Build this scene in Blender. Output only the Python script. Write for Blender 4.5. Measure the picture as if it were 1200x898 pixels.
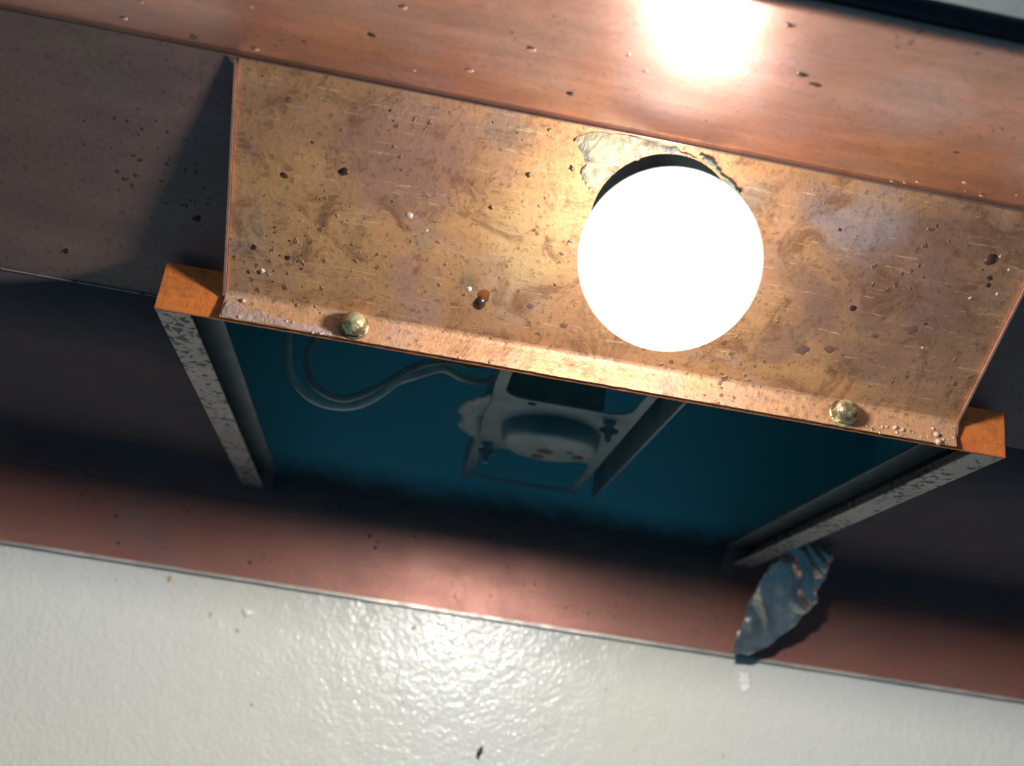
import bpy, bmesh, math, random
from mathutils import Vector, Matrix, noise

# ------------------------------------------------------------------ set-up
scene = bpy.context.scene
for o in list(bpy.data.objects):
    bpy.data.objects.remove(o, do_unlink=True)
col = scene.collection
K = 0.475            # metres per modelling unit (the globe is an 80 mm one)
random.seed(11)

# camera: hand held below the front of the hood, tilted up 20 degrees, rolled 8
F_PX, PITCH, YAW, ROLL = 1182.5, 0.3499, 0.0860, 0.1441
fw = Vector((math.sin(YAW)*math.cos(PITCH), math.cos(YAW)*math.cos(PITCH), math.sin(PITCH)))
rt = Vector((math.cos(YAW), -math.sin(YAW), 0)); up = rt.cross(fw)
r2 = math.cos(ROLL)*rt + math.sin(ROLL)*up
u2 = -math.sin(ROLL)*rt + math.cos(ROLL)*up
cam = bpy.data.cameras.new('camera'); camo = bpy.data.objects.new('camera', cam); col.objects.link(camo)
cam.sensor_width = 36.0; cam.lens = 36.0*F_PX/1200.0
cam.clip_start = 0.01; cam.clip_end = 50
cam.dof.use_dof = True; cam.dof.focus_distance = 1.10*K; cam.dof.aperture_fstop = 6.8
M = Matrix.Identity(4)
for i in range(3):
    M[i][0] = r2[i]; M[i][1] = u2[i]; M[i][2] = -fw[i]
camo.matrix_world = M
scene.camera = camo

# world: dim bluish light of the room
w = bpy.data.worlds.new('World'); scene.world = w; w.use_nodes = True
bg = w.node_tree.nodes['Background']
bg.inputs['Color'].default_value = (0.14, 0.52, 0.86, 1); bg.inputs['Strength'].default_value = 0.18

scene.view_settings.view_transform = 'Standard'; scene.view_settings.look = 'None'
scene.view_settings.exposure = 0.0; scene.view_settings.gamma = 1.0
scene.view_settings.use_curve_mapping = False

# added fill light above the hood, brightening the wall beyond the rim
al = bpy.data.lights.new('wall_fill', 'AREA'); al.shape = 'RECTANGLE'; al.size = 0.8; al.size_y = 0.5
al.energy = 2.4; al.color = (1.0, 0.92, 0.84)
alo = bpy.data.objects.new('wall_fill', al); col.objects.link(alo)
alo.location = (0.6, 0.32, 1.45); alo.rotation_euler = (math.radians(50), 0, 0)

# ------------------------------------------------------------------ section of the hood (Y, Z)
RIDGE = Vector((0, .8082, .5672)); BEND = Vector((0, 1.0, .4105)); LIPZ = .381
CEIL = .4155; FOLDY = 1.0565; BACKY = 1.8154; BACKZ = .2225
PX0, PX1 = -.2252, .5825; FX0, FX1 = -.2935, .6435
HX0, HX1 = -1.05, 1.45
pdir = (BEND-RIDGE).normalized(); PLEN = (BEND-RIDGE).length
pn = Vector((0, -pdir.z*-1, 0)); pn = Vector((1, 0, 0)).cross(pdir)
if pn.z > 0: pn = -pn
FOLD = Vector((0, FOLDY, CEIL)); udir = (FOLD-RIDGE).normalized(); ULEN = (FOLD-RIDGE).length
un = Vector((1, 0, 0)).cross(udir); un = -un if un.z > 0 else un
SL = math.radians(4.5); sdir = Vector((0, -math.cos(SL), -math.sin(SL)))
sn = Vector((0, math.sin(SL), -math.cos(SL))); SLEN = .2345
X = Vector((1, 0, 0))
def on_panel(x, t, n=0): return RIDGE + X*x + pdir*t + pn*n
def on_upper(x, t, n=0): return RIDGE + X*x + udir*t + un*n
def on_sheet(x, s, n=0): return RIDGE + X*x + sdir*s + sn*n
HOLE_X = .2006; HOLE_T = (Vector((0, .8727, .5145))-RIDGE).dot(pdir); HOLE_R = .0716
BULB = on_panel(.1980, HOLE_T, .0905); BULB_R = .0845

# ------------------------------------------------------------------ helpers
def link(name, bm, mat, parent=None, smooth=False, offset=None):
    bmesh.ops.remove_doubles(bm, verts=bm.verts, dist=1e-6)
    bmesh.ops.recalc_face_normals(bm, faces=bm.faces)
    for v in bm.verts: v.co *= K
    me = bpy.data.meshes.new(name); bm.to_mesh(me); bm.free()
    if smooth:
        for p in me.polygons: p.use_smooth = True
    me.materials.append(mat)
    o = bpy.data.objects.new(name, me); col.objects.link(o)
    if parent is not None:
        o.parent = parent
        if parent.type == 'EMPTY': o.location = -parent.location
    return o
def bevel(o, wd, seg=2):
    m = o.modifiers.new('bevel', 'BEVEL'); m.width = wd*K; m.segments = seg; m.limit_method = 'ANGLE'
    return o
def empty(name, loc, label, cat, group=None):
    o = bpy.data.objects.new(name, None); col.objects.link(o)
    o.location = Vector(loc)*K; o.empty_display_size = .02
    o['label'] = label; o['category'] = cat
    if group: o['group'] = group
    return o
def tag(o, label, cat=None, group=None, kind=None):
    if label: o['label'] = label
    if cat: o['category'] = cat
    if group: o['group'] = group
    if kind: o['kind'] = kind
    return o
def add_box(bm, a, b):
    a = Vector(a); b = Vector(b)
    vs = [bm.verts.new((x, y, z)) for x in (a.x, b.x) for y in (a.y, b.y) for z in (a.z, b.z)]
    for f in ((0,1,3,2),(4,6,7,5),(0,4,5,1),(2,3,7,6),(0,2,6,4),(1,5,7,3)):
        bm.faces.new([vs[i] for i in f])
def add_slab(bm, quad, nrm, th):
    """quad of points, thickened away from nrm"""
    A = [bm.verts.new(p) for p in quad]; B = [bm.verts.new(Vector(p)-nrm*th) for p in quad]
    bm.faces.new(A); bm.faces.new(B[::-1]); n = len(A)
    for i in range(n):
        bm.faces.new((A[i], A[(i+1) % n], B[(i+1) % n], B[i]))
def frame_of(ax):
    ax = ax.normalized(); h = Vector((0, 0, 1)) if abs(ax.z) < .9 else Vector((1, 0, 0))
    a = ax.cross(h).normalized(); return a, ax.cross(a)
def add_lathe(bm, base, ax, prof, n=32, capa=True, capb=True):
    ax = ax.normalized(); a, b = frame_of(ax); rings = []
    for r, h in prof:
        rings.append([bm.verts.new(base + ax*h + (a*math.cos(2*math.pi*i/n)+b*math.sin(2*math.pi*i/n))*r) for i in range(n)])
    for A, B in zip(rings, rings[1:]):
        for i in range(n): bm.faces.new((A[i], A[(i+1) % n], B[(i+1) % n], B[i]))
    if capa: bm.faces.new(rings[0][::-1])
    if capb: bm.faces.new(rings[-1])
def spline(pts, per=8):
    out = []; P = [Vector(p) for p in pts]; n = len(P)
    for i in range(n-1):
        p0, p1, p2, p3 = P[max(i-1, 0)], P[i], P[i+1], P[min(i+2, n-1)]
        for k in range(per):
            t = k/per
            out.append(.5*((2*p1)+(p2-p0)*t+(2*p0-5*p1+4*p2-p3)*t*t+(3*p1-p0-3*p2+p3)*t**3))
    out.append(P[-1]); return out
def add_tube(bm, pts, r, n=14):
    rings = []; a = None
    for i, p in enumerate(pts):
        d = (pts[min(i+1, len(pts)-1)]-pts[max(i-1, 0)]).normalized()
        if a is None: a, _ = frame_of(d)
        a = (a-d*a.dot(d)).normalized(); b = d.cross(a)
        rings.append([bm.verts.new(p+(a*math.cos(2*math.pi*k/n)+b*math.sin(2*math.pi*k/n))*r) for k in range(n)])
    for A, B in zip(rings, rings[1:]):
        for k in range(n): bm.faces.new((A[k], A[(k+1) % n], B[(k+1) % n], B[k]))
    bm.faces.new(rings[0][::-1]); bm.faces.new(rings[-1])
def fill_holes(loops, mapper, nrm, th):
    """sheet with holes: first loop is the outline; 2-D points mapped to 3-D, thickened by th against nrm"""
    bm = bmesh.new(); edges = []
    for lp in loops:
        vs = [bm.verts.new(mapper(*p)) for p in lp]
        edges += [bm.edges.new((vs[i], vs[(i+1) % len(vs)])) for i in range(len(vs))]
    bmesh.ops.triangle_fill(bm, use_beauty=True, use_dissolve=False, edges=edges)
    fs = bm.faces[:]
    r = bmesh.ops.extrude_face_region(bm, geom=fs)
    bmesh.ops.translate(bm, verts=[g for g in r['geom'] if isinstance(g, bmesh.types.BMVert)], vec=-nrm*th)
    return bm
def circle(cx, cy, rx, ry=None, n=64):
    ry = rx if ry is None else ry
    return [(cx+rx*math.cos(2*math.pi*i/n), cy+ry*math.sin(2*math.pi*i/n)) for i in range(n)]
def rrect(x0, y0, x1, y1, r, n=6):
    out = []
    for cx, cy, a0 in ((x1-r, y1-r, 0), (x0+r, y1-r, 90), (x0+r, y0+r, 180), (x1-r, y0+r, 270)):
        for k in range(n+1):
            a = math.radians(a0+90*k/n); out.append((cx+r*math.cos(a), cy+r*math.sin(a)))
    return out
def ragged(poly, amp, cuts=6, seed=0):
    rnd = random.Random(seed); out = []; n = len(poly)
    for i in range(n):
        a = Vector(poly[i]); b = Vector(poly[(i+1) % n]); d = b-a
        nn = Vector((-d.y, d.x)).normalized()
        for k in range(cuts):
            p = a+d*(k/cuts)+nn*rnd.gauss(0, amp)
            out.append((p.x, p.y))
    return out
def add_film(bm, poly, mapper, height, rough, seed=0, cuts=3):
    """thin crinkled film with a ragged edge lying on a surface"""
    t = bmesh.new(); vs = [t.verts.new((p[0], p[1], 0)) for p in poly]
    es = [t.edges.new((vs[i], vs[(i+1) % len(vs)])) for i in range(len(vs))]
    bmesh.ops.triangle_fill(t, use_beauty=True, edges=es)
    edge0 = set(v for e in t.edges if len(e.link_faces) < 2 for v in e.verts)
    inner = [e for e in t.edges]
    bmesh.ops.subdivide_edges(t, edges=inner, cuts=cuts, use_grid_fill=True)
    bmesh.ops.triangulate(t, faces=t.faces[:])
    bd = set(v for e in t.edges if len(e.link_faces) < 2 for v in e.verts)
    m = {}
    for v in t.verts:
        h = height*(.25 if v in bd else 1.0) + rough*(noise.noise(Vector((v.co.x*130+seed, v.co.y*130, 3)))*.7 + noise.noise(Vector((v.co.x*350, v.co.y*350+seed, 1)))*.5)
        m[v] = bm.verts.new(mapper(v.co.x, v.co.y, max(h, .0006)))
    for f in t.faces: bm.faces.new([m[v] for v in f.verts])
    for e in [e for e in t.edges if len(e.link_faces) < 2]:
        a, b = e.verts
        c = bm.verts.new(mapper(a.co.x, a.co.y, -.0003)); d = bm.verts.new(mapper(b.co.x, b.co.y, -.0003))
        bm.faces.new((m[a], m[b], d, c))
    t.free()
def add_blob(bm, c, nrm, rx, ry, h, tx=None, seed=0, n=10, rings=4):
    """flattened irregular droplet on a surface"""
    tx = (X if tx is None else tx).normalized(); ty = nrm.cross(tx).normalized()
    R = []
    for j in range(rings):
        ph = (j/rings)*math.pi/2; R.append([])
        for i in range(n):
            a = 2*math.pi*i/n
            k = 1+.6*noise.noise(Vector((math.cos(a)*1.3+seed*7.1, math.sin(a)*1.3, seed*1.37)))
            R[-1].append(bm.verts.new(c+(tx*math.cos(a)*rx+ty*math.sin(a)*ry)*k*math.cos(ph)+nrm*(h*math.sin(ph)-.0004)))
    top = bm.verts.new(c+nrm*h)
    for A, B in zip(R, R[1:]):
        for i in range(n): bm.faces.new((A[i], A[(i+1) % n], B[(i+1) % n], B[i]))
    for i in range(n): bm.faces.new((R[-1][i], R[-1][(i+1) % n], top))
    bm.faces.new(R[0][::-1])

# ------------------------------------------------------------------ materials
class NT:
    def __init__(s, name):
        s.m = bpy.data.materials.new(name); s.m.use_nodes = True
        s.t = s.m.node_tree; s.n = s.t.nodes; s.b = s.n['Principled BSDF']
        tc = s.n.new('ShaderNodeTexCoord'); mp = s.n.new('ShaderNodeMapping')
        mp.inputs['Scale'].default_value = (1/K,)*3
        s.l(tc.outputs['Object'], mp.inputs['Vector']); s.co = mp.outputs['Vector']
    def l(s, a, b): s.t.links.new(a, b)
    def stretch(s, sc, rot=(0, 0, 0)):
        mp = s.n.new('ShaderNodeMapping'); mp.inputs['Scale'].default_value = sc; mp.inputs['Rotation'].default_value = rot
        s.l(s.co, mp.inputs['Vector']); return mp.outputs['Vector']
    def noise(s, scale, detail=3, rough=.55, vec=None, dist=0):
        n = s.n.new('ShaderNodeTexNoise'); n.inputs['Scale'].default_value = scale
        n.inputs['Detail'].default_value = detail; n.inputs['Roughness'].default_value = rough
        n.inputs['Distortion'].default_value = dist
        s.l(vec if vec is not None else s.co, n.inputs['Vector']); return n.outputs['Fac']
    def voro(s, scale, vec=None, rnd=1.0):
        n = s.n.new('ShaderNodeTexVoronoi'); n.inputs['Scale'].default_value = scale; n.inputs['Randomness'].default_value = rnd
        s.l(vec if vec is not None else s.co, n.inputs['Vector']); return n.outputs['Distance']
    def ramp(s, fac, a, b, lo=0.0, hi=1.0):
        n = s.n.new('ShaderNodeMapRange'); n.clamp = True; n.interpolation_type = 'SMOOTHSTEP'
        n.inputs['From Min'].default_value = a; n.inputs['From Max'].default_value = b
        n.inputs['To Min'].default_value = lo; n.inputs['To Max'].default_value = hi
        s.l(fac, n.inputs['Value']); return n.outputs['Result']
    def dist(s, p):
        n = s.n.new('ShaderNodeVectorMath'); n.operation = 'DISTANCE'; s.l(s.co, n.inputs[0]); n.inputs[1].default_value = tuple(p)
        return n.outputs['Value']
    def warp(s, scale, amt):
        n = s.n.new('ShaderNodeTexNoise'); n.inputs['Scale'].default_value = scale; n.inputs['Detail'].default_value = 2
        s.l(s.co, n.inputs['Vector'])
        v = s.n.new('ShaderNodeVectorMath'); v.operation = 'MULTIPLY_ADD'; s.l(n.outputs['Color'], v.inputs[0])
        v.inputs[1].default_value = (amt,)*3; s.l(s.co, v.inputs[2]); return v.outputs[0]
    def math(s, op, a, b):
        n = s.n.new('ShaderNodeMath'); n.operation = op
        for i, v in enumerate((a, b)):
            if isinstance(v, (int, float)): n.inputs[i].default_value = v
            else: s.l(v, n.inputs[i])
        return n.outputs[0]
    def mix(s, fac, a, b, mode='MIX'):
        n = s.n.new('ShaderNodeMix'); n.data_type = 'RGBA'; n.blend_type = mode
        for sock, v in ((n.inputs[0], fac), (n.inputs[6], a), (n.inputs[7], b)):
            if isinstance(v, (int, float)): sock.default_value = v
            elif isinstance(v, tuple): sock.default_value = v+(1,)
            else: s.l(v, sock)
        return n.outputs[2]
    def bump(s, h, strength, dist=.001):
        n = s.n.new('ShaderNodeBump'); n.inputs['Strength'].default_value = strength; n.inputs['Distance'].default_value = dist
        if getattr(s, 'bn', None) is not None: s.l(s.bn, n.inputs['Normal'])
        s.l(h, n.inputs['Height']); s.bn = n.outputs['Normal']; s.l(s.bn, s.b.inputs['Normal'])
    def set(s, color=None, rough=None, metal=None, spec=None):
        for k, v in (('Base Color', color), ('Roughness', rough), ('Metallic', metal), ('Specular IOR Level', spec)):
            if v is None: continue
            if isinstance(v, tuple): s.b.inputs[k].default_value = v+(1,)
            elif isinstance(v, (int, float)): s.b.inputs[k].default_value = v
            else: s.l(v, s.b.inputs[k])
        return s.m

def copper(name, gold, brown, purple, grey, rough=(.38, .55), metal=.75, spots=.6, streak=(.25, 60, 60), pit=.5, bump=.25, streak_amt=.5, patch=3.2, coat=0, patches=(), spec=.5, top_shade=False, rust=0):
    m = NT(name)
    big = m.noise(patch, 3, .5, dist=.4); mid = m.noise(patch*3.1, 4, .6, dist=.3)
    c = m.mix(m.ramp(big, .36, .64), gold, brown)
    c = m.mix(m.ramp(mid, .50, .70, 0, .75), c, purple)
    gb = m.noise(patch*1.9+1.3, 5, .65, dist=.6)
    c = m.mix(m.ramp(gb, .56, .72, 0, .5), c, grey)
    wob = m.noise(9, 5, .65, dist=.5) if patches or top_shade else None
    for (pos, rad, colr, amt) in patches:
        dm = m.dist(pos)
        k = m.ramp(m.math('ADD', dm, m.math('MULTIPLY', m.math('SUBTRACT', wob, .5), rad*2.2)), rad, rad*.25, 0, amt)
        c = m.mix(k, c, colr)
    sv = m.stretch(streak); st = m.noise(4, 5, .65, vec=sv)
    c = m.mix(m.ramp(st, .35, .75, 0, streak_amt), c, tuple(x*.45 for x in brown))
    c = m.mix(m.ramp(st, .50, .25, 0, streak_amt*.6), c, tuple(min(1, x*1.3+.03) for x in gold))
    fine = m.noise(160, 4, .7)
    c = m.mix(m.ramp(fine, .52, .72, 0, pit), c, tuple(x*.35 for x in brown))
    # dark spots, sparse and uneven in size, ringed
    dv = m.warp(55, .022); dv2 = m.warp(140, .009)
    dn = m.noise(26, 2, .5); d = m.voro(30, dv)
    lim = m.ramp(dn, .52, .74, 0.0, .17)
    sp = m.ramp(m.math('SUBTRACT', lim, d), 0, .035)
    c = m.mix(m.math('MULTIPLY', sp, spots), c, (.045, .022, .016))
    dn2 = m.noise(11, 2, .5); d2 = m.voro(85, dv2); lim2 = m.ramp(dn2, .48, .70, 0.0, .26)
    sp2 = m.ramp(m.math('SUBTRACT', lim2, d2), 0, .06)
    c = m.mix(m.math('MULTIPLY', sp2, spots*.8), c, (.09, .04, .025))
    if rust:
        rn = m.noise(21, 7, .72, dist=.8); rm = m.ramp(rn, .49, .65, 0, rust)
        c = m.mix(rm, c, (.20, .085, .04))
        wr = m.noise(5, 4, .75, vec=m.stretch((4, 60, 60), (.35, .2, .5)), dist=.3)
        c = m.mix(m.ramp(wr, .60, .68, 0, rust*.8), c, (.80, .56, .34))
        c = m.mix(m.ramp(wr, .36, .30, 0, rust*.7), c, (.13, .06, .035))
    if top_shade:  # shade of the upper hood painted in, darkening with height
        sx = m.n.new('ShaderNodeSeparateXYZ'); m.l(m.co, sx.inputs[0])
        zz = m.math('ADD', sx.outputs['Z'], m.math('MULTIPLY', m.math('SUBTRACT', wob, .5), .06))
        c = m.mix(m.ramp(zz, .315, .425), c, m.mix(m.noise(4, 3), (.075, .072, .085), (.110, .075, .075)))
        if top_shade == 'hazed': c = m.mix(m.ramp(zz, .408, .47), c, (.22, .53, .59))  # bluish haze of the opening painted onto the upper back plate
    rg = m.ramp(m.math('ADD', mid, m.math('MULTIPLY', sp, .5)), .3, .8, rough[0], rough[1])
    m.bump(m.math('ADD', fine, m.math('MULTIPLY', mid, 1.5)), bump*.5, .0012); m.bump(m.math('ADD', sp, sp2), bump, .0009)
    if coat:
        m.b.inputs['Coat Weight'].default_value = coat; m.b.inputs['Coat Roughness'].default_value = .27; m.b.inputs['Coat IOR'].default_value = 2.0
    return m.set(c, rg, metal, spec)

panel_mat = copper('panel_copper', (.66, .335, .14), (.50, .25, .12), (.44, .25, .19), (.48, .38, .33), rough=(.42, .62), metal=.3, spots=.75, streak=(4, 14, 14), bump=.5, streak_amt=.22, patch=4.2, rust=.7, pit=.8,
    patches=[(on_panel(-.05, .075), .10, (.36, .185, .15), .75), (on_panel(.48, .10), .17, (.25, .135, .105), .85), (on_panel(.40, .04), .06, (.42, .35, .36), .6), (on_panel(.08, .13), .09, (.74, .47, .20), .7),
             (on_panel(.022, .185), .016, (.30, .20, .11), .8), (on_panel(-.03, .15), .02, (.40, .27, .15), .6), (on_panel(.36, .19), .03, (.36, .19, .12), .7), (on_panel(.03, .02), .03, (.30, .22, .20), .5), (on_panel(.28, .045), .03, (.30, .25, .20), .7), (on_panel(.53, .2), .08, (.44, .23, .13), .6)])
lip_mat = copper('lip_copper', (.76, .42, .21), (.68, .36, .19), (.60, .37, .29), (.57, .44, .38), rough=(.45, .6), metal=.35, spots=.8, bump=.9, pit=.85, streak_amt=.2, rust=.5)
sheet_mat = copper('sheet_copper', (.60, .235, .125), (.53, .22, .14), (.46, .235, .20), (.54, .37, .33), rough=(.25, .38), metal=.72, spots=.8, streak=(1.6, 9, 9), bump=.25, pit=.45, patch=2.6, coat=1.0, streak_amt=.5, rust=.22,
    patches=[(on_sheet(.40, .04), .09, (.70, .28, .10), .75), (on_sheet(-.12, .07), .05, (.62, .25, .10), .6), (on_sheet(.36, .13), .07, (.56, .37, .34), .6), (on_sheet(.05, .10), .10, (.56, .36, .31), .6)])  # grey-pink patches paint in the pale glow around the bulb's reflection
dark_mat = copper('tarnished_copper', (.30, .18, .14), (.25, .15, .13), (.22, .13, .14), (.20, .18, .11), rough=(.34, .5), metal=.5, spots=.95, streak=(1, 8, 8), bump=.25, streak_amt=.25, spec=.3)
shade_mat = copper('shade_dark_copper', (.034, .028, .036), (.026, .025, .038), (.034, .023, .030), (.022, .030, .042), rough=(.7, .85), metal=0, spots=.9, streak=(1, 8, 8), bump=.2, streak_amt=.2, spec=.12)  # near-black colour paints in the shade on the rim
plate_mat = copper('plate_copper', (.36, .155, .115), (.33, .14, .11), (.28, .135, .12), (.25, .17, .16), rough=(.36, .5), metal=.35, spots=.7, streak=(1, 6, 6), bump=.45, streak_amt=.2, top_shade='hazed', spec=.3)

ceil_mat = copper('shaded_ceiling', (.42, .17, .12), (.38, .15, .115), (.32, .14, .125), (.27, .18, .17), rough=(.8, .95), metal=0, spots=.6, streak=(1, 6, 6), bump=.25, streak_amt=.2, top_shade=True, spec=.05)  # shade on the ceiling plates is put into this colour

def simple(name, c, rough, metal=0, c2=None, sc=20, bump=0, bsc=60, lo=.45, hi=.65, spec=None):
    m = NT(name); f = m.noise(sc, 5, .6)
    cc = m.mix(m.ramp(f, lo, hi), c, c2) if c2 else c
    if bump: m.bump(m.noise(bsc, 4, .6), bump, .0012)
    return m.set(cc, m.ramp(m.noise(sc*2.3, 3), .3, .7, rough*.8, rough*1.2), metal, spec)
cut_edge_mat = simple('cut_copper_edge', (.85, .45, .30), .35, .7, (.70, .35, .25), 40)
def galvanised():
    m = NT('galvanised_steel')
    f = m.noise(9, 4, .6); c = m.mix(m.ramp(f, .4, .65), (.33, .285, .25), (.25, .225, .21))
    s1 = m.noise(95, 3, .6, dist=.4); dens = m.noise(7, 2)
    k = m.ramp(m.math('ADD', s1, m.math('MULTIPLY', dens, .4)), .762, .802)
    c = m.mix(m.math('MULTIPLY', k, .8), c, (.05, .05, .05))
    m.bump(m.math('ADD', s1, k), .3, .0006)
    return m.set(c, m.ramp(k, 0, 1, .42, .75), .25)
rail_mat = galvanised()
flange_mat = simple('dull_steel', (.12, .15, .16), .5, .3, (.08, .11, .12), 14)
cavity_mat = simple('hazy_teal_steel', (.26, .60, .66), .8, .0, (.18, .45, .51), 5, .15, 20)  # teal base puts the bluish haze of the opening into the colour
blower_mat = simple('blower_steel', (.12, .185, .19), .5, .1, (.08, .135, .14), 14, .2, 90)
hole_mat = simple('dark_recess', (.012, .02, .024), .7)
can_mat = simple('lamp_can_steel', (.10, .13, .14), .45, .5, (.06, .08, .09), 20)
socket_mat = simple('socket_ceramic', (.55, .53, .48), .5)
cable_mat = simple('cable_sheath', (.40, .42, .36), .5, 0, (.26, .29, .27), 30)
cable2_mat = simple('grey_cable_sheath', (.20, .25, .26), .5, 0, (.14, .19, .20), 30)
brass_mat = simple('greasy_brass', (.60, .53, .29), .36, .45, (.15, .115, .06), 48, .7, 110, .44, .60)
sealant_mat = simple('peeled_sealant', (.46, .39, .25), .5, 0, (.20, .19, .17), 30, .8, 130, .46, .60)
sealant2_mat = simple('grey_green_sealant', (.20, .25, .22), .45, .1, (.10, .14, .135), 40, .6, 150)
film_mat = simple('worn_film', (.52, .34, .27), .5, .2, (.60, .46, .40), 50, .5, 160)
grease_mat = simple('dark_grease', (.05, .024, .016), .22, 0, (.09, .035, .018), 60)
amber_mat = simple('amber_grease', (.24, .075, .018), .3, 0, (.15, .05, .015), 40)
droplet_mat = simple('dried_splash', (.80, .66, .50), .25, .1, (.55, .40, .30), 80)
foil_mat = simple('foil_tape', (.46, .44, .41), .28, .8, (.28, .275, .26), 18, .2, 40)
hem_mat = simple('aluminium_hem', (.42, .38, .34), .45, .4, (.62, .56, .50), 12, .3, 60)
black_mat = simple('black_fleck', (.015, .013, .012), .5)
speck_mat = simple('brown_speck', (.42, .30, .14), .5)
paintblob_mat = simple('white_paint_drip', (.74, .74, .68), .2)
def wall_paint():
    m = NT('wall_paint')
    c = m.mix(m.ramp(m.noise(1.6, 1, .5), .3, .7), (.59, .57, .495), (.57, .565, .53))
    c = m.mix(m.ramp(m.noise(70, 2, .5), .45, .75, 0, .2), c, (.55, .54, .49))
    peel = m.noise(112, 2, .5, dist=.3); p2 = m.noise(30, 2, .5); p3 = m.noise(330, 2, .5)
    m.bump(p2, .2, .004); m.bump(peel, .5, .0013)
    return m.set(c, m.ramp(m.noise(16, 3), .3, .7, .24, .32), 0, .55)
wall_mat = wall_paint()
def glow():
    m = NT('lit_frosted_glass'); e = m.n.new('ShaderNodeEmission')
    e.inputs['Color'].default_value = (1, .98, .94, 1); e.inputs['Strength'].default_value = 1.75
    tr = m.n.new('ShaderNodeBsdfTransparent'); mx = m.n.new('ShaderNodeMixShader'); mx.inputs[0].default_value = .5
    m.l(tr.outputs[0], mx.inputs[1]); m.l(e.outputs[0], mx.inputs[2])
    m.l(mx.outputs[0], m.n['Material Output'].inputs['Surface']); return m.m
glass_mat = glow()

# ------------------------------------------------------------------ setting
bm = bmesh.new(); add_box(bm, (-6, BACKY+.008, -5), (6, BACKY+.2, 5.0))
wall = tag(link('wall', bm, wall_mat), 'off-white wall with bumpy glossy orange-peel paint below the hood', kind='structure')
WY = BACKY+.008; wn = Vector((0, -1, 0))
def wp(x, z): return Vector((x, WY, z))
bm = bmesh.new(); add_blob(bm, wp(-.239, .167), wn, .011, .008, .006, seed=3); link('paint_drip', bm, paintblob_mat, wall, True)
bm = bmesh.new(); add_blob(bm, wp(.1935, -.004), wn, .0045, .011, .004, tx=Vector((1, 0, -.25)), seed=5); link('black_fleck', bm, black_mat, wall, True)
bm = bmesh.new(); add_blob(bm, wp(.196, .011), wn, .005, .006, .004, seed=6); link('paint_drip', bm, paintblob_mat, wall, True)
bm = bmesh.new()
for i, (x, z, r) in enumerate([(-.382, .203, .0045), (-.25, .135, .003), (.047, .185, .004), (-.30, .155, .003), (-.47, .19, .002), (.30, .05, .002), (.40, .13, .002), (-.20, .02, .0025), (.05, .06, .002), (.62, .05, .002)]):
    add_blob(bm, wp(x, z), wn, r, r*1.3, .0012, seed=i+9, n=8, rings=2)
tag(link('grease_specks', bm, speck_mat, wall, True), None, kind='stuff')
bm = bmesh.new(); add_film(bm, ragged([(.642, .196), (.660, .193), (.663, .172), (.650, .160), (.640, .176)], .0015, 4, 3), lambda x, z, h: Vector((x, WY-h, z)), .0015, .0035, 2, 3)
link('lifted_paint', bm, paintblob_mat, wall, True)


# ------------------------------------------------------------------ range hood
hood = empty('range_hood', ((HX0+HX1)/2, BACKY, BACKZ), 'tarnished copper range hood seen from below against the white wall', 'range hood')
TH = .003
# front soffit sheet with upturned rim
bm = bmesh.new()
NX, NS = 60, 16
grid = []
for j in range(NS+1):
    s = SLEN*j/NS; row = []
    for i in range(NX+1):
        x = HX0+(HX1-HX0)*i/NX
        wob = .0016*noise.noise(Vector((x*3.1, s*5, 2)))+.0007*noise.noise(Vector((x*9, s*12, 7)))
        row.append(bm.verts.new(on_sheet(x, s, wob*min(1, j/3)-.0035*math.exp(-s/.02)+.0035)))
    grid.append(row)
for j in range(NS):
    for i in range(NX): bm.faces.new((grid[j][i], grid[j][i+1], grid[j+1][i+1], grid[j+1][i]))
sheet = link('front_sheet', bm, sheet_mat, hood, True)
sm = sheet.modifiers.new('thick', 'SOLIDIFY'); sm.thickness = TH*K; sm.offset = 1
rimp = on_sheet(0, SLEN)
bm = bmesh.new()
prof = [(rimp.y+.001, rimp.z-.0005), (rimp.y-.004, rimp.z+.0012), (rimp.y-.008, rimp.z+.004), (rimp.y-.009, rimp.z+.008), (rimp.y-.009, rimp.z+.014), (rimp.y-.006, rimp.z+.016), (rimp.y-.004, rimp.z+.014), (rimp.y-.002, rimp.z+.008)]
A = [bm.verts.new((HX0, y, z)) for y, z in prof]; B = [bm.verts.new((HX1, y, z)) for y, z in prof]
for i in range(len(prof)): bm.faces.new((A[i], A[(i+1) % 8], B[(i+1) % 8], B[i]))
bm.faces.new(A); bm.faces.new(B[::-1])
link('rim', bm, shade_mat, sheet, True)
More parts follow.
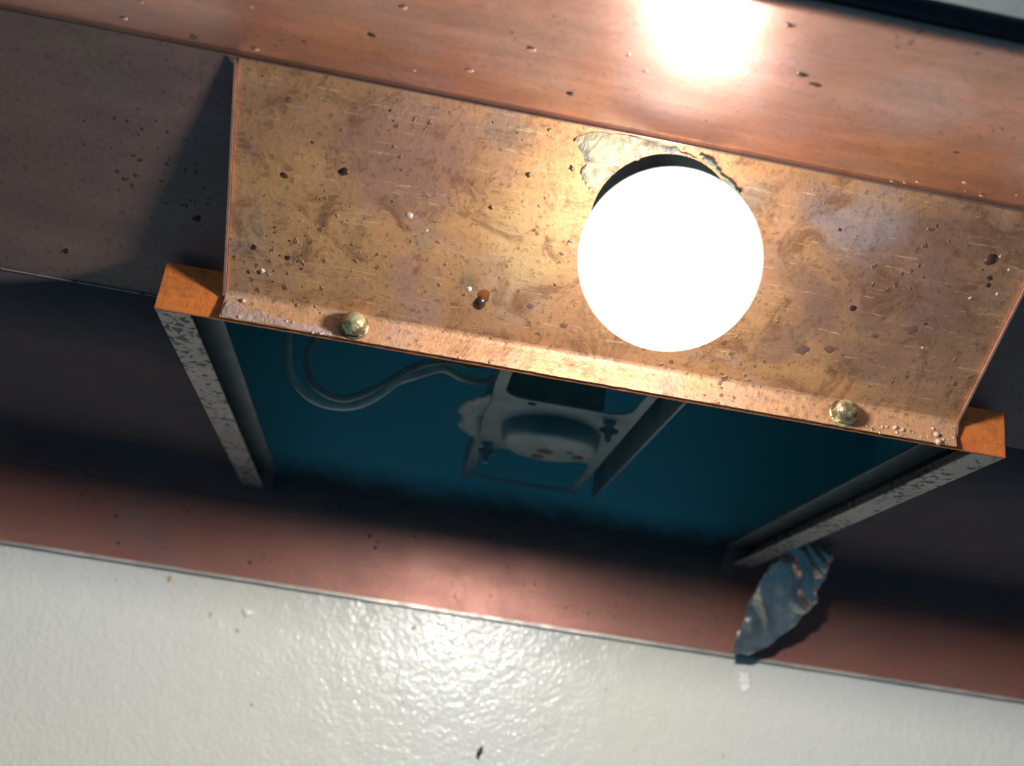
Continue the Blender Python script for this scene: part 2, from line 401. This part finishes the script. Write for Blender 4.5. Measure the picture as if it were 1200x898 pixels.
# splashes on the front sheet
bm = bmesh.new()
for i, (x, s, r) in enumerate([(-.073, .127, .0055), (.036, .105, .005), (-.013, .056, .0065), (-.202, .086, .004), (-.322, .029, .005), (-.206, .021, .005), (.404, .011, .003), (.416, .013, .003), (.426, .019, .0028), (.465, .034, .004), (.492, .017, .0035), (.474, .02, .002), (-.062, .038, .003), (.018, .122, .0025), (-.3, .06, .003), (.33, .17, .003), (.36, .165, .003), (.52, .03, .002)]):
    add_blob(bm, on_sheet(x, s, .0035), sn, r*.7, r*.42, r*.2, seed=i)
tag(link('dried_splashes', bm, simple('glossy_copper_drop', (.72, .45, .32), .12, .4, (.60, .34, .22), 80), sheet, True), 'small glossy splash drops', kind='stuff')
bm = bmesh.new()
for i, (x, s, r) in enumerate([(.258, .147, .005), (.224, .204, .004), (.273, .138, .005), (.429, .082, .005), (.35, .11, .003), (.30, .07, .003), (.46, .12, .004), (.55, .08, .004), (-.1, .08, .004), (-.16, .05, .003), (.08, .05, .003), (.52, .15, .004), (-.28, .10, .003)]):
    add_blob(bm, on_sheet(x, s, .0035), sn, r*1.3, r*.7, r*.25, seed=i+40)
tag(link('grease_drops', bm, grease_mat, sheet, True), 'dark flat grease drops', kind='stuff')

# upper plate behind the light panel
hu = RIDGE+X*HOLE_X+pdir*HOLE_T
tu = (hu-RIDGE).dot(udir)
bm = fill_holes([[(HX0, .001), (HX1, .001), (HX1, ULEN), (HX0, ULEN)], circle(HOLE_X, tu, .0745)], on_upper, un, TH)
upper = link('upper_plate', bm, dark_mat, hood)
# ceiling plates either side of the filter opening, coved into the back plate
OX0, OX1, OY1 = -.2405, .5905, 1.70
RC = .055; arc = [(FOLDY, CEIL), (1.30, CEIL), (1.60, CEIL)]
for k in range(11):
    a = math.pi/2*(1-k/10); arc.append((BACKY-TH-.0008-RC+RC*math.cos(a), CEIL-RC+RC*math.sin(a)))
for xa, xb in ((HX0, OX0), (OX1, HX1)):
    bm = bmesh.new(); NC = 30; prev = None
    for i in range(NC+1):
        x = xa+(xb-xa)*i/NC
        ring = [bm.verts.new((x, y, z+.0008*noise.noise(Vector((x*6, y*6, 4)))*(0 if j < 1 or j > 11 else 1))) for j, (y, z) in enumerate(arc)]
        if prev:
            for j in range(len(arc)-1): bm.faces.new((prev[j], prev[j+1], ring[j+1], ring[j]))
        prev = ring
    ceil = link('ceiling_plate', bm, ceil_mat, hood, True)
    so = ceil.modifiers.new('thick', 'SOLIDIFY'); so.thickness = .0012*K; so.offset = 1
    if xa == HX0: left_ceil = ceil
# the two plates meet in a thin seam
bm = bmesh.new()
add_tube(bm, [Vector((HX0+(FX0-HX0)*i/12, FOLDY-.0005, CEIL-.0006)) for i in range(13)], .0009, 8)
link('seam', bm, rail_mat, left_ceil, True)
# back plate, its bottom hem
bm = bmesh.new(); add_box(bm, (HX0, BACKY-TH, BACKZ), (HX1, BACKY, .7595))
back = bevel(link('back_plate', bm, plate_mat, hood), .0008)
bm = bmesh.new()
n = 90; prev = None
for i in range(n+1):
    x = HX0+(HX1-HX0)*i/n; k = .0006*noise.noise(Vector((x*14, 0, 0)))
    ring = [bm.verts.new((x, y, z)) for y, z in ((BACKY-TH-.0012, BACKZ-.0048+k), (BACKY-TH-.0012, BACKZ+.0006+k), (BACKY+.002, BACKZ+.0006+k), (BACKY+.002, BACKZ-.0048+k))]
    if prev:
        for j in range(4): bm.faces.new((prev[j], prev[(j+1) % 4], ring[(j+1) % 4], ring[j]))
    else: bm.faces.new(ring[::-1])
    prev = ring
bm.faces.new(prev)
link('hem', bm, hem_mat, back)
bm = bmesh.new()
for i in range(26):
    x = random.uniform(-.6, .6); z = random.uniform(.24, .40); r = random.uniform(.0015, .0038)
    add_blob(bm, Vector((x, BACKY-TH, z)), wn, r, r, r*.35, seed=i, n=8, rings=3)
tag(link('grease_drops', bm, grease_mat, back, True), 'dark grease drops', kind='stuff')
# side plates closing the hood
for xs in (HX0, HX1):
    bm = bmesh.new(); d = TH if xs > 0 else -TH
    pts = [(rimp.y, rimp.z), (RIDGE.y, RIDGE.z), (BACKY, .70), (BACKY, BACKZ), (rimp.y, BACKZ+.05)]
    add_slab(bm, [Vector((xs, y, z)) for y, z in pts], Vector((1 if xs < 0 else -1, 0, 0)), TH)
    link('side_plate', bm, dark_mat, hood)

# light panel with the lamp hole, its bent lip and end flanges
bm = fill_holes([[(PX0, .002), (PX1, .002), (PX1, PLEN), (PX0, PLEN)], circle(HOLE_X, HOLE_T, HOLE_R)], on_panel, pn, .0022)
panel = bevel(link('light_panel', bm, panel_mat, hood), .0004)
bm = bmesh.new()
# lip: a small rounded bend, then down to the frame edge
lp = []
for k in range(7):
    t = k/6; lp.append(BEND+pdir*(-.004*(1-t)**2)+Vector((0, .0, -.004*t*t)) - Vector((0, .0008, 0)))
lp += [Vector((0, 1.0-.0012, .3985)), Vector((0, 1.0-.0030, LIPZ+.001))]
lp2 = [p+Vector((0, .0024, 0.0)) for p in lp]
NXl = 170
prev = None
for i in range(NXl+1):
    x = PX0+(PX1-PX0)*i/NXl
    wv = .0007*noise.noise(Vector((x*11, 3, 0)))+.0007*noise.noise(Vector((x*90, 5, 0)))
    ring = [bm.verts.new(p+X*x+Vector((0, 0, wv if k > 6 else 0))) for k, p in enumerate(lp)]+[bm.verts.new(p+X*x) for p in lp2[::-1]]
    if prev:
        m = len(ring)
        for j in range(m): bm.faces.new((prev[j], prev[(j+1) % m], ring[(j+1) % m], ring[j]))
    else: bm.faces.new(ring[::-1])
    prev = ring
bm.faces.new(prev)
lip = link('lip', bm, lip_mat, panel)
for xs, sg in ((PX0, -1), (PX1, 1)):
    bm = bmesh.new()
    x0 = xs+sg*.0006; x1 = xs+sg*.0030
    poly = [on_panel(0, .004, .0026), on_panel(0, PLEN-.002, .0026), Vector((0, 1.0, .3955 if sg > 0 else .4065)), Vector((0, 1.0025, .412)), on_upper(0, .235, .001), on_upper(0, .01, .0012)]
    Aq = [bm.verts.new(p+X*x0) for p in poly]; Bq = [bm.verts.new(p+X*x1) for p in poly]
    bm.faces.new(Aq); bm.faces.new(Bq[::-1])
    for i in range(len(poly)): bm.faces.new((Aq[i], Aq[(i+1) % len(poly)], Bq[(i+1) % len(poly)], Bq[i]))
    link('end_flange', bm, cut_edge_mat, panel)
# worn film flaking off the lower edge of the lip, crumbs
def on_lip(x, z, h): return Vector((x, 1.0-.0012-.0018*max(0, (.3985-z)/.0175)-h, z))
bm = bmesh.new()
top = [(PX0+.002, .3995), (PX0+.012, .4005), (PX0+.022, .398), (PX0+.03, .3935), (PX0+.042, .3955), (PX0+.052, .3925), (PX0+.07, .3905), (PX0+.09, .3912), (PX0+.118, .3870)]
bot = [(PX0+.115, .3826), (PX0+.06, .3828), (PX0+.002, .3826)]
add_film(bm, ragged(top+bot, .0005, 4, 8), on_lip, .0010, .0008, 5, 2)
tag(link('flaking_film', bm, film_mat, lip), 'pinkish film flaking off the lip at its left end')
bm = bmesh.new(); rnd = random.Random(4)
for i in range(46):
    x = rnd.choice([rnd.uniform(PX0+.01, PX0+.12), rnd.uniform(.46, PX1-.005), rnd.uniform(PX0, PX1)])
    z = rnd.uniform(.382, .392); r = rnd.uniform(.0010, .0026)
    add_blob(bm, on_lip(x, z, 0), wn, r, r*rnd.uniform(.6, 1.2), r*rnd.uniform(.5, 1.1), seed=i, n=7, rings=3)
for x, z, r in ((.560, .392, .0042), (.562, .384, .0045), (.556, .3985, .0022), (.512, .392, .0035), (.520, .3905, .003), (-.206, .404, .003)):
    add_blob(bm, on_lip(x, z, 0), wn, r, r*.9, r*.9, seed=int(x*999), n=7, rings=3)
tag(link('crumbs', bm, film_mat, lip, True), None, kind='stuff')
# grease on the panel
bm = bmesh.new()
dots = [(-.117, .0925, .0062), (-.175, .1077, .0045), (.502, .1376, .0035), (.537, .0561, .006), (.421, .1347, .0042), (.545, .075, .004), (.547, .083, .003), (.534, .068, .0025), (-.165, .195, .003), (-.15, .205, .0025), (-.20, .19, .003), (.10, .045, .003), (.06, .06, .003), (.03, .10, .003)]
for k in range(26): dots.append((rnd.uniform(PX0+.01, PX1-.01), rnd.uniform(.01, PLEN-.02), rnd.uniform(.0008, .0022)))
for k in range(40): dots.append((rnd.gauss(.02, .09), abs(rnd.gauss(.006, .012))+.004, rnd.uniform(.0008, .0020)))
for k in range(40): dots.append((rnd.gauss(-.17, .03), rnd.gauss(.19, .025), rnd.uniform(.0008, .0024)))
for i, (x, t, r) in enumerate(dots):
    if PX0+.004 < x < PX1-.004 and .003 < t < PLEN-.006 and math.hypot(x-HOLE_X, t-HOLE_T) > HOLE_R+.004:
        add_blob(bm, on_panel(x, t), pn, r, r*rnd.uniform(.6, 1.3), r*rnd.uniform(.15, .4), tx=X+pdir*rnd.uniform(-1, 1), seed=i, n=9, rings=3)
tag(link('grease_drops', bm, grease_mat, panel, True), 'small dark grease drops', kind='stuff')
bm = bmesh.new()
for i, (x, t, r) in enumerate([(.455, .1618, .006), (.43, .19, .004), (.491, .147, .009), (.386, .1928, .011), (.415, .186, .008), (.09, .20, .006), (.13, .215, .006), (.105, .23, .004), (.075, .185, .004), (-.176, .0321, .005), (.11, .135, .0045), (.115, .12, .0035), (-.13, .15, .005)]):
    add_blob(bm, on_panel(x, t), pn, r, r*.75, .0006, seed=i+70, n=26, rings=2)
tag(link('grease_stains', bm, simple('dry_grease_film', (.20, .10, .075), .45, .2, (.26, .14, .09), 60), panel, True), 'flat brown grease stains', kind='stuff')
bm = bmesh.new(); add_blob(bm, on_panel(.038, .206), pn, .0062, .0085, .005, seed=2); drip = tag(link('grease_drip', bm, grease_mat, panel, True), 'black drip of burnt grease')
bm = bmesh.new(); add_blob(bm, on_panel(.040, .197), pn, .0068, .0095, .0011, seed=4); link('amber_halo', bm, amber_mat, drip, True)
bm = bmesh.new()
for i, (x, t, r) in enumerate([(-.048, .1248, .004), (-.029, .1368, .002), (.56, .09, .002), (.535, .10, .002), (.56, .062, .002), (.545, .05, .002), (-.19, .215, .003), (.024, .193, .003), (.51, .165, .0016)]):
    add_blob(bm, on_panel(x, t), pn, r, r, r*.4, seed=i+20)
tag(link('dried_splashes', bm, droplet_mat, panel, True), None, kind='stuff')
# sealant peeling round the lamp hole
P2 = [(.095, .0165), (.110, .0065), (.144, .0035), (.175, .0045), (.2, .0075), (.218, .012), (.205, .0098), (.180, .0127), (.160, .0221), (.146, .0344), (.139, .0432), (.133, .0545), (.1285, .066), (.118, .058), (.109, .049), (.114, .038), (.1065, .028)]
bm = bmesh.new(); add_film(bm, ragged(P2, .0008, 4, 2), lambda x, t, h: on_panel(x, t, h), .0018, .0026, 1, 2)
tag(link('peeled_sealant', bm, sealant_mat, panel), 'cream sealant flaking off beside the lamp hole')
P3 = [(.217, .0075), (.226, .0065), (.236, .013), (.248, .0235), (.262, .030), (.268, .037), (.258, .034), (.247, .0255), (.235, .0175), (.222, .0112)]
bm = bmesh.new(); add_film(bm, ragged(P3, .0009, 4, 6), lambda x, t, h: on_panel(x, t, h), .0042, .004, 9, 2)
tag(link('sealant_lump', bm, sealant2_mat, panel, True), 'grey-green lump of old sealant above the globe')
# lamp can and socket behind the hole
ax = -pn; hc = on_panel(HOLE_X, HOLE_T)
bm = bmesh.new(); add_lathe(bm, hc, ax, [(HOLE_R+.0012, .0005), (HOLE_R+.0012, .065), (HOLE_R+.003, .065), (HOLE_R+.003, .0024)], 48, False, False)
link('lamp_can', bm, can_mat, panel, True)
bm = bmesh.new(); add_lathe(bm, hc, ax, [(HOLE_R+.0026, .0652), (HOLE_R+.0026, .068)], 48); link('can_back', bm, can_mat, panel)
bm = bmesh.new(); add_lathe(bm, hc, ax, [(.031, .014), (.034, .018), (.034, .064), (.028, .0645)], 32); bevel(link('lamp_socket', bm, socket_mat, panel, True), .001)
# acorn nuts on the lip
for i, (x, z) in enumerate(((-.0880, .3975), (.4515, .3972))):
    base = Vector((x, .9985, z)); n1 = Vector((0, -1, 0))
    bm = bmesh.new(); add_lathe(bm, base, n1, [(.0158, 0), (.0158, .0016), (.0140, .0024)], 28); 
    nut = link('cap_nut', bm, brass_mat, panel, True)
    bm = bmesh.new(); add_lathe(bm, base, n1, [(.0138, .0022), (.0142, .0028), (.0142, .0082), (.0128, .0094)], 6); bevel(link('hex_base', bm, brass_mat, nut), .0006)
    bm = bmesh.new()
    prof = [(0.0132*math.cos(a*math.pi/2/9), .0088+.0112*math.sin(a*math.pi/2/9)) for a in range(9)]+[(.0004, .0200)]
    add_lathe(bm, base, n1, prof, 24)
    for v in bm.verts: v.co += Vector((0, -1, 0))*0.0005*noise.noise(v.co*160+Vector((i*9, 0, 0)))
    link('dome', bm, brass_mat, nut, True)
    bm = bmesh.new()
    for k in range(5):
        a = 3.4+i*.3+k*.45; add_blob(bm, base+Vector((math.cos(a)*.0145, 0, math.sin(a)*.0105)), n1, .0042, .0030, .0035, seed=k+i*7)
    tag(link('grease_collar', bm, brass_mat, nut, True), None, kind='stuff')

# filter frame: front plate and two side rails
bm = bmesh.new(); add_box(bm, (FX0, 1.0030, LIPZ), (FX1, 1.0062, .4345))
fplate = bevel(link('filter_frame', bm, copper('orange_copper', (.94, .27, .055), (.88, .22, .05), (.78, .19, .05), (.84, .33, .10), rough=(.45, .6), metal=.3, spots=.8, bump=.6, pit=.45, streak_amt=.15, patch=9, rust=.35), hood), .0006)
for sg, xo in ((-1, FX0), (1, FX1)):
    s = -sg; bm = bmesh.new()
    prof = [(xo, CEIL-.0005), (xo, LIPZ), (xo+s*.037, LIPZ), (xo+s*.037, LIPZ+.0028), (xo+s*.003, LIPZ+.0028), (xo+s*.003, CEIL-.0005)]
    y0, y1 = 1.0068, BACKY-TH-.022
    A = [bm.verts.new((x, y0, z)) for x, z in prof]; B = [bm.verts.new((x, y1, z)) for x, z in prof]
    for i in range(6): bm.faces.new((A[i], A[(i+1) % 6], B[(i+1) % 6], B[i]))
    bm.faces.new(A); bm.faces.new(B[::-1])
    bevel(link('rail', bm, rail_mat, fplate), .0007)
    bm = bmesh.new(); xi = OX0 if sg < 0 else OX1
    add_box(bm, (min(xi+sg*.034, xi-sg*.001), 1.0070, CEIL-.0042), (max(xi+sg*.034, xi-sg*.001), BACKY-.03, CEIL-.0008))
    bevel(link('opening_flange', bm, flange_mat, fplate), .0008)
# blower compartment above the opening
bm = bmesh.new()
cx0, cx1, cy0, cy1, cz1 = OX0-.30, OX1+.30, FOLDY+.006, BACKY-TH-.0005, .76
V8 = [bm.verts.new((x, y, z)) for x in (cx0, cx1) for y in (cy0, cy1) for z in (CEIL+.006, cz1)]
for f in ((0,1,3,2),(4,6,7,5),(0,4,5,1),(1,5,7,3)): bm.faces.new([V8[i] for i in f])
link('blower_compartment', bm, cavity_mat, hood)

# ------------------------------------------------------------------ light bulb
bulb = empty('light_bulb', on_panel(HOLE_X, HOLE_T, -.02), 'lit round white globe light bulb in the copper panel', 'light bulb')
bm = bmesh.new(); bmesh.ops.create_uvsphere(bm, u_segments=72, v_segments=40, radius=BULB_R)
for v in bm.verts: v.co += BULB
link('globe', bm, glass_mat, bulb, True)
bm = bmesh.new(); add_lathe(bm, BULB, ax, [(.050, .0700), (.036, .0800), (.030, .0900), (.0285, .1060)], 36)
link('neck', bm, simple('white_plastic', (.7, .7, .68), .4), bulb, True)
bm = bmesh.new(); add_lathe(bm, BULB, ax, [(.0275, .1050)]+[(.0275-.0016*(k % 2), .108+.003*k) for k in range(9)]+[(.012, .140)], 28)
link('screw_base', bm, simple('nickel', (.6, .6, .6), .3, 1), bulb, True)
# the bulb's own light
pl = bpy.data.lights.new('bulb_light', 'POINT'); pl.shadow_soft_size = .029*K; pl.use_soft_falloff = False
pl.energy = 1.0; pl.color = (1, 1, 1); pl.use_nodes = True
nt = pl.node_tree; em = nt.nodes.get('Emission'); lf = nt.nodes.new('ShaderNodeLightFalloff')
lf.inputs['Strength'].default_value = 1.0; em.inputs['Color'].default_value = (1, .965, .91, 1)
m1 = nt.nodes.new('ShaderNodeMath'); m1.operation = 'MULTIPLY'; m1.inputs[1].default_value = 12.5
m2 = nt.nodes.new('ShaderNodeMath'); m2.operation = 'MULTIPLY_ADD'; m2.inputs[1].default_value = 72.0
nt.links.new(lf.outputs['Linear'], m1.inputs[0]); nt.links.new(lf.outputs['Constant'], m2.inputs[0])
nt.links.new(m1.outputs[0], m2.inputs[2]); nt.links.new(m2.outputs[0], em.inputs['Strength'])
plo = bpy.data.objects.new('bulb_light', pl); col.objects.link(plo); plo.location = (BULB+pn*.038)*K

# ------------------------------------------------------------------ blower behind the opening
blower = empty('blower', (.19, 1.40, .452), 'grey metal blower motor on its strap plate inside the dark opening', 'blower')
BZ = .452
def on_bl(x, y, n=0): return Vector((x, y, BZ-n))
bx0, bx1, by0, by1 = .088, .292, 1.06, 1.752
loops = [[(bx0, by0), (bx1, by0), (bx1, by1), (bx0, by1)],
         rrect(.102, by0+.03, .278, 1.290, .030), rrect(.102, 1.540, .278, 1.738, .026), circle(.190, 1.415, .074, n=40),
         circle(.144, 1.303, .0065, n=12)]
bm = fill_holes(loops, on_bl, Vector((0, 0, -1)), .003)
plate = bevel(link('strap_plate', bm, blower_mat, blower), .0006)
for x in (bx0, .326):
    bm = bmesh.new(); add_box(bm, (x-.0025, by0, BZ-.004), (x+.0015, by1, BZ+.05)); link('side_strap', bm, blower_mat, plate)
bm = bmesh.new(); cc = Vector((.190, 1.415, BZ-.001)); dn = Vector((0, 0, -1))
add_lathe(bm, cc, dn, [(.0738, -.10), (.0738, 0), (.0725, .012), (.0705, .020), (.066, .0245), (.058, .026), (.004, .0265)], 48)
for v in bm.verts:
    if v.co.z < BZ-.024: v.co.z += .0012*noise.noise(v.co*40)
cup = link('motor_housing', bm, blower_mat, blower, True)
for x, y, r in ((.186, 1.425, .0125), (.236, 1.430, .0095), (.220, 1.412, .006), (.180, 1.458, .010)):
    bm = bmesh.new(); add_lathe(bm, Vector((x, y, BZ-.0255)), dn, [(r, 0), (r, .0024), (r*.85, .0026)], 20); link('vent_hole', bm, hole_mat, cup)
bm = bmesh.new()
for k in range(16):
    a = random.uniform(0, 6.28); q = random.uniform(.01, .055); r = random.uniform(.001, .0022)
    add_blob(bm, Vector((.19+q*math.cos(a), 1.415+q*math.sin(a), BZ-.0268)), dn, r, r, .0008, seed=k, n=6, rings=2)
tag(link('grease_specks', bm, hole_mat, cup), None, kind='stuff')
for x, y in ((.1075, 1.53), (.258, 1.325)):
    b0 = Vector((x, y, BZ)); bm = bmesh.new(); add_lathe(bm, b0, dn, [(.0095, 0), (.0095, .003), (.006, .004), (.006, .016), (.0045, .024), (.0042, .03)], 18)
    wn_ = link('wing_nut', bm, blower_mat, blower, True)
    for sg in (-1, 1):
        bm = bmesh.new(); add_blob(bm, b0+Vector((sg*.0085, 0, -.012)), Vector((0, -1, 0)), .0055, .0048, .003, seed=sg); link('wing', bm, blower_mat, wn_, True)
# wavy gasket sticking out beside the strap plate
G = [(.087, 1.27), (.066, 1.285), (.052, 1.315), (.046, 1.35), (.052, 1.375), (.050, 1.41), (.060, 1.44), (.072, 1.47), (.086, 1.50)]
bm = bmesh.new(); add_film(bm, ragged(G, .002, 4, 3), lambda x, y, h: Vector((x, y, BZ-.004-h-.2*(.087-x))), .004, .003, 3, 2)
link('gasket', bm, blower_mat, blower, True)

# ------------------------------------------------------------------ cables
def cable(pts, r, mat, label, grp):
    bm = bmesh.new(); add_tube(bm, spline(pts, 8), r, 14)
    return tag(link('electrical_cable', bm, mat, None, True), label, 'cable', grp)
w1 = [(-.20, 1.36, .66), (-.211, 1.38, .536), (-.208, 1.38, .503), (-.202, 1.38, .477), (-.187, 1.38, .451), (-.166, 1.38, .434), (-.143, 1.38, .426), (-.114, 1.38, .426), (-.088, 1.38, .436), (-.066, 1.38, .454), (-.046, 1.385, .478), (-.018, 1.39, .496), (.016, 1.40, .516), (.048, 1.42, .515), (.08, 1.46, .53), (.12, 1.5, .56)]
w2 = [(-.15, 1.38, .64), (-.173, 1.4, .535), (-.18, 1.4, .509), (-.177, 1.4, .483), (-.165, 1.4, .461), (-.146, 1.4, .449), (-.12, 1.4, .444), (-.092, 1.4, .456), (-.064, 1.4, .477), (-.037, 1.4, .502), (-.009, 1.4, .521), (.027, 1.41, .535), (.07, 1.45, .55), (.12, 1.48, .58)]
cable(w1, .0058, cable_mat, 'pale outer cable of the loop hanging in the opening', 'cables looped inside the opening')
cable(w2, .0058, cable2_mat, 'darker grey inner cable of the loop hanging in the opening', 'cables looped inside the opening')

# ------------------------------------------------------------------ foil tape
L = spline([(.660, 1.664, .412), (.639, 1.68, .375), (.621, 1.71, .325), (.616, 1.745, .283), (.610, 1.758, .254), (.606, 1.766, .2200)], 14)
Rr = spline([(.742, 1.662, .4135), (.730, 1.675, .358), (.717, 1.69, .318), (.706, 1.705, .291), (.672, 1.745, .2475), (.638, 1.766, .2220)], 14)
bm = bmesh.new(); W = 40; rows = []
nrm_t = Vector((-.1, -.85, -.5)).normalized()
for j in range(len(L)):
    a, b = L[j], Rr[j]; row = []; sj = j/(len(L)-1)
    for i in range(W+1):
        t = i/W; p = a.lerp(b, t); e = 1-abs(2*t-1)**4
        q = Vector(((p.x*.5+p.z*.9)*34, (p.x*.9-p.z*.5)*13, 2.3))
        q2 = Vector((p.x*52+p.z*20, p.z*44, 8.1)); ph = sj*5.2-t*2.0+1.3*noise.noise(q2*.33)
        h = .0085*abs((ph % 1)*2-1)+.011*noise.noise(q2*.3)+.003*noise.noise(q2*.9)
        jj = min(1, (1-sj)*2.6+.06)*min(1, sj*10+.2)
        ed = Vector(((.011*noise.noise(Vector((p.z*30, 0 if t < .5 else 5, 0)))+.0025*noise.noise(Vector((p.z*110, 0 if t < .5 else 5, 0))))*abs(2*t-1)*jj, 0, 0))
        row.append(bm.verts.new(p+nrm_t*(h*jj+.004*e*jj)+ed))
    rows.append(row)
for A, B in zip(rows, rows[1:]):
    for i in range(W): bm.faces.new((A[i], A[i+1], B[i+1], B[i]))
tape = tag(link('foil_tape', bm, foil_mat, None, True), 'crumpled strip of silver foil tape hanging from the right rail end', 'tape')
sm = tape.modifiers.new('thick', 'SOLIDIFY'); sm.thickness = .0009*K
